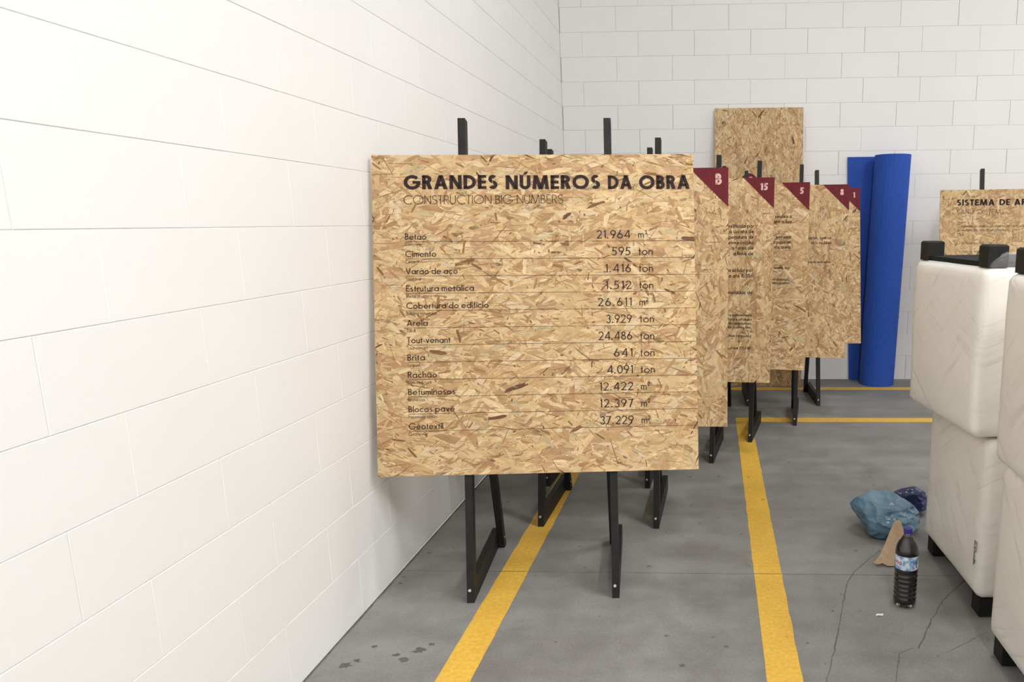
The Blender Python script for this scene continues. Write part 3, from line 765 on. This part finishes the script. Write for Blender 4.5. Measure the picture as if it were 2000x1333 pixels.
def stool(cx, cy, z, rz, flip, label, w=.64, dp=.64, h=.612, seed=0):
    """cube stool: wrapped body on four black block feet, local z=0 at the feet; flipped = feet up"""
    FH = .078
    mw = Matrix.Translation((cx, cy, z)) @ Matrix.Rotation(rz, 4, 'Z')
    if flip: mw = mw @ Matrix.Translation((0, 0, FH + h)) @ Matrix.Rotation(math.pi, 4, 'Y')
    t = thing('cube_stool', label, 'stool', mw, 'wrapped cube stools')
    V, Fc = rounded_box(w, dp, h, .032, 24, seed)
    obj('wrapped_body', [(p.x, p.y, p.z + FH) for p in V], Fc, M_WRAP, t, True)
    MB().box(-w / 2 + .03, -dp / 2 + .03, FH - .018, w / 2 - .03, dp / 2 - .03, FH + .004).build('underside', M_UNDER, t)
    ft = .072
    for sx in (-1, 1):
        for sy in (-1, 1):
            px, py = sx * (w / 2 - .018 - ft / 2), sy * (dp / 2 - .018 - ft / 2)
            k = .006
            v = [(px + a * (ft / 2 - k), py + b_ * (ft / 2 - k), 0) for a, b_ in ((-1, -1), (1, -1), (1, 1), (-1, 1))] + [(px + a * ft / 2, py + b_ * ft / 2, k) for a, b_ in ((-1, -1), (1, -1), (1, 1), (-1, 1))] + [(px + a * ft / 2, py + b_ * ft / 2, FH) for a, b_ in ((-1, -1), (1, -1), (1, 1), (-1, 1))]
            fc = [(3, 2, 1, 0), (8, 9, 10, 11)]
            for L0 in (0, 4):
                for i in range(4): j = (i + 1) % 4; fc.append((L0 + i, L0 + j, L0 + 4 + j, L0 + 4 + i))
            obj('foot', v, fc, M_BLACKFOOT, t)
    return t
s1 = stool(1.292, 2.990, 0, .04, False, 'wrapped white cube stool standing on black feet beside the water bottle', seed=1.3)
s2 = stool(1.215, 3.030, .078 + .612 + .006,   .12, True, 'wrapped white cube stool upside down on the stool beside the bottle', seed=5.1)
s3 = stool(1.275, 2.125, 0, .02, False, 'wrapped white cube stool on black feet, bottom of the other stack', seed=9.4)
s4 = stool(1.245, 2.13, .078 + .612 + .006, .0, True, 'wrapped white cube stool upside down on top of the other stack', seed=14.2)

# film bunched up on the upturned stool
nx, ny = 26, 18
v, f = [], []
for i in range(nx + 1):
    for j in range(ny + 1):
        a, c = i / nx * 2 - 1, j / ny * 2 - 1
        e = max(0, 1 - a * a) * max(0, 1 - c * c)
        z = .055 * e ** .6 + .030 * e ** .5 * abs(noise.fractal(Vector((a * 4.5, c * 2.5, 4.2)), 1, 2, 4))
        v.append((a * .12, c * .022, z * .9))
for i in range(nx):
    for j in range(ny): f.append((i * (ny + 1) + j, (i + 1) * (ny + 1) + j, (i + 1) * (ny + 1) + j + 1, i * (ny + 1) + j + 1))
fo = obj('plastic_film', v, f, M_FILM, None, True)
bpy.context.view_layer.update()
fo.parent = s2
fo.matrix_parent_inverse = s2.matrix_world.inverted()
fo.location = (1.075, 2.690, 1.309)
fo['label'] = 'crumpled clear plastic film on the upturned stool'

# sticker on the lower stool's near-left corner (on its left face, reading downwards)
st = link('sticker', None, s1)
st.matrix_parent_inverse = Matrix.Identity(4)
M_STK = plain('sticker_paper', srgb(214, 206, 192), 0.5); M_STKRED = plain('sticker_red', srgb(120, 52, 50), 0.6); M_STKINK = plain('sticker_ink', srgb(38, 34, 30), 0.6)
# local frame of sticker: x -> downwards, y -> towards near side, z -> outwards (-x of stool)
st.matrix_local = Matrix(((0, 0, -1, -.3255), (0, -1, 0, -.272), (-1, 0, 0, .300), (0, 0, 0, 1)))
for (x0, x1, y0, y1) in ((0, .040, 0, .003), (0, .040, .021, .024), (0, .003, 0, .024), (.037, .040, 0, .024)):
    obj('printed_frame', [(x0, y0, 0), (x1, y0, 0), (x1, y1, 0), (x0, y1, 0)], [(0, 1, 2, 3)], M_STKRED, st)
lettering('sticker_lettering', 'C', .013, .2, .006, .005, 0.0001, st, M_STKRED)
lettering('sticker_lettering', 'V', .013, .2, .021, .005, 0.0001, st, M_STKRED)
lettering('sticker_lettering', 'oodle', .0165, .22, .043, 0, 0, st, M_STKINK)

# ------------------------------------------------------------------ floor clutter
# bottle
bx, by = .750, 2.775
bot = thing('plastic_bottle', 'clear plastic water bottle with blue cap half full of dark liquid, standing on the floor', 'bottle', Matrix.Translation((bx, by, 0)) @ Matrix.Rotation(math.radians(8), 4, 'Z'))
RB = .0440
prof = [(0.0, .006), (.020, .004), (.030, .0), (.039, .004), (.0435, .016), (RB, .030)]
z = .036
for k in range(6):
    prof += [(RB, z), (RB - .0026, z + .005), (RB - .0026, z + .008), (RB, z + .013)]
    z += .0185
prof += [(RB, .155), (RB - .002, .160), (RB - .002, .212), (RB, .217), (RB - .0015, .230), (.0395, .245), (.033, .260), (.0245, .272), (.0165, .286), (.0140, .293), (.0140, .306)]
mP, nt, b = new_mat('clear_bottle_plastic')
b.inputs['Base Color'].default_value = (0.93, 0.94, 0.95, 1); b.inputs['Roughness'].default_value = 0.06; b.inputs['IOR'].default_value = 1.3
b.inputs['Transmission Weight'].default_value = 1.0; b.inputs['Specular IOR Level'].default_value = 0.6; b.inputs['Coat Weight'].default_value = .6; b.inputs['Coat Roughness'].default_value = .1
v, f = lathe(prof, 48); obj('shell', v, f, mP, bot, True)
M_LIQ = plain('dark_liquid', srgb(30, 20, 24), 0.12, 0.05, 10, 0.6)
lq = [(0.0, .008)] + [(max(r_ - .0016, 0), z_ + .001) for r_, z_ in prof if .004 < z_ < .275] + [(.0195, .280), (0.0, .280)]
v, f = lathe(lq, 48); obj('liquid', v, f, M_LIQ, bot, True)
M_CAP = plain('blue_cap', srgb(48, 46, 130), 0.45)
cp = MB()
v = []; nr = 40
for zz in (.296, .3145, .316):
    for i in range(nr):
        a = 2 * math.pi * i / nr; r_ = (.0162 if i % 2 else .0155) - (.0018 if zz > .315 else 0)
        v.append((r_ * math.cos(a), r_ * math.sin(a), zz))
f = [(k * nr + i, k * nr + (i + 1) % nr, (k + 1) * nr + (i + 1) % nr, (k + 1) * nr + i) for k in range(2) for i in range(nr)] + [tuple(range(2 * nr, 3 * nr)), tuple(range(nr - 1, -1, -1))]
obj('cap', v, f, M_CAP, bot)
# label sleeve
mL, nt, b = new_mat('bottle_label_print')
tc = N(nt, 'ShaderNodeTexCoord'); n1 = N(nt, 'ShaderNodeTexNoise', Scale=32.0, Detail=3.0); nt.links.new(tc.outputs['Object'], n1.inputs['Vector'])
rr = ramp(nt, n1.outputs['Fac'], [(0.38, srgb(84, 128, 184)), (0.5, srgb(150, 182, 216)), (0.60, srgb(224, 228, 230))]); nt.links.new(rr.outputs[0], b.inputs['Base Color']); b.inputs['Roughness'].default_value = 0.35
v, f = lathe([(RB + .0004, .1590), (RB + .0004, .2140)], 48); lab = obj('label_sleeve', v, f, mL, bot, True)
def bend(o, r_, a_mid, z0):
    for vt in o.data.vertices:
        a = a_mid + vt.co.x / r_; zz = vt.co.y
        vt.co = (r_ * math.cos(a), r_ * math.sin(a), z0 + zz)
    o.data.update()
view_a = math.atan2(-by, -bx) - math.radians(8)      # towards the camera
M_LABW = plain('label_white', srgb(226, 226, 226), 0.4); M_LABR = plain('label_red', srgb(170, 36, 46), 0.45); M_LABN = plain('label_navy', srgb(52, 66, 92), 0.45)
nq = 24
o = obj('label_patch', [(.020 * math.cos(2 * math.pi * i / nq), .015 * math.sin(2 * math.pi * i / nq), 0) for i in range(nq)], [tuple(range(nq))], M_LABW, lab); bend(o, RB + .0007, view_a - .72, .186)
o = lettering('label_lettering', 'LUSO', .0125, .24, 0, -.006, 0, lab, M_LABR, 'C', .034, -.12); bend(o, RB + .0010, view_a - .78, .187)
o = obj('label_patch', [(-.008, -.004, 0), (.008, -.004, 0), (.008, .004, 0), (-.008, .004, 0)], [(0, 1, 2, 3)], M_LABN, lab); bend(o, RB + .0007, view_a + .25, .196)
o = obj('label_patch', [(-.012, -.014, 0), (.012, -.014, 0), (.012, .010, 0), (-.012, .010, 0)], [(0, 1, 2, 3)], M_LABW, lab); bend(o, RB + .0006, view_a + .25, .180)
o = obj('label_patch', [(-.003, -.014, 0), (.003, -.014, 0), (.003, .012, 0), (-.003, .012, 0)], [(0, 1, 2, 3)], M_LABN, lab); bend(o, RB + .0007, view_a + .98, .182)

# plastic bags
def bag_mat(name, c0, c1):
    m, nt, b = new_mat(name)
    tc = N(nt, 'ShaderNodeTexCoord'); n1 = N(nt, 'ShaderNodeTexNoise', Scale=9.0, Detail=5.0); nt.links.new(tc.outputs['Object'], n1.inputs['Vector'])
    r_ = ramp(nt, n1.outputs['Fac'], [(0.35, c0), (0.65, c1)]); nt.links.new(r_.outputs[0], b.inputs['Base Color'])
    b.inputs['Roughness'].default_value = 0.3; b.inputs['Specular IOR Level'].default_value = 0.6
    bump(nt, b, n1.outputs['Fac'], 0.5, 0.01)
    return m
M_BAG = bag_mat('pale_blue_bag_film', srgb(76, 106, 126), srgb(100, 134, 154)); M_BAG2 = bag_mat('navy_bag_film', srgb(22, 34, 78), srgb(34, 50, 104))
def crumple(name, rx, ry, rz, lobes, seed, mat, planes=26):
    import bmesh
    rs = np.random.RandomState(seed)
    bm = bmesh.new(); bmesh.ops.create_icosphere(bm, subdivisions=5, radius=1)
    nrm = rs.normal(size=(planes, 3)); nrm /= np.linalg.norm(nrm, axis=1)[:, None]; hh = rs.uniform(.78, 1.08, planes)
    for vt in bm.verts:
        dv = np.array(vt.co); dots = nrm @ dv
        rr_ = np.min(np.where(dots > .12, hh / np.maximum(dots, .12), 9.0)); rr_ = min(rr_, 1.25)
        for (lx, ly, lz, k, sh) in lobes:
            c_ = max(0, dv[0] * lx + dv[1] * ly + dv[2] * lz); rr_ += k * c_ ** sh
        q = Vector(dv)
        ridge = 1 - abs(noise.noise(q * 3.1 + Vector((seed, 0, 0)))) * 2
        rr_ *= 1 + .06 * (ridge - .5) + .012 * noise.noise(q * 7)
        vt.co = (dv[0] * rr_ * rx, dv[1] * rr_ * ry, max(-1, dv[2] * rr_ / .92) * rz if dv[2] < 0 else dv[2] * rr_ * rz)
    zmin = min(vt.co.z for vt in bm.verts)
    for vt in bm.verts: vt.co.z -= zmin
    me = bpy.data.meshes.new(name); bm.to_mesh(me); bm.free(); me.materials.append(mat)
    return link(name, me)
bag = crumple('plastic_bag', .150, .125, .090, [(-.85, .2, .45, .30, 5), (.6, 0, .5, .12, 4)], 4, M_BAG)
bag.location = (.835, 3.50, 0); bag.rotation_euler = (0, 0, .15)
tag(bag, 'crumpled pale blue plastic bag lying on the floor behind the bottle', 'bag', None)
bag2 = crumple('plastic_bag', .10, .07, .066, [(0, 0, 1, .2, 3)], 9, M_BAG2)
bag2.location = (.985, 3.72, 0)
tag(bag2, 'dark navy plastic bag behind the pale blue bag', 'bag', None)

# torn cardboard leaning on the bag
M_CARD = plain('brown_cardboard', srgb(168, 146, 119), 0.85, 0.10, 45, 0.15, 0.2)
outline = [(-.090, .004), (-.070, -.002), (-.050, .003), (-.034, -.008), (-.012, -.010), (.004, -.005), (.024, -.012), (.046, -.004), (.062, .004), (.066, .06), (.064, .12), (.060, .172), (.050, .178), (.038, .172), (.028, .166), (.004, .128), (-.018, .092), (-.036, .064), (-.046, .050), (-.050, .040), (-.072, .018)]
outline = [(x * 1.06, y * 1.16) for x, y in outline]
v = [(x, y, 0) for x, y in outline] + [(x, y, .004) for x, y in outline]; n = len(outline)
f = [tuple(range(n, 2 * n)), tuple(range(n - 1, -1, -1))] + [(i, (i + 1) % n, n + (i + 1) % n, n + i) for i in range(n)]
cb = obj('torn_cardboard', v, f, M_CARD)
R = Vector((.98, .06, 0)).normalized(); lean = math.radians(48)
Bk = Vector((-R.y, R.x, 0)); S = Bk * math.sin(lean) + Vector((0, 0, math.cos(lean))); Nn = R.cross(S)
O = Vector((.790, 3.105, .013))
cb.matrix_world = Matrix(((R.x, S.x, Nn.x, O.x), (R.y, S.y, Nn.y, O.y), (R.z, S.z, Nn.z, O.z), (0, 0, 0, 1)))
tag(cb, 'torn piece of brown cardboard propped behind the bottle', 'cardboard')
# small white scrap
v = [(-.016, -.004, .001), (-.004, -.007, .004), (.012, -.005, .002), (.015, .004, .006), (.004, .008, .002), (-.009, .005, .005), (0, 0, .007)]
sc_ = obj('paper_scrap', v, [(i, (i + 1) % 6, 6) for i in range(6)], plain('white_scrap', (0.75, 0.74, 0.72, 1), 0.7), None, False, (.635, 2.683, 0))
tag(sc_, 'tiny white paper scrap lying on the floor in front of the bottle', 'paper scrap')
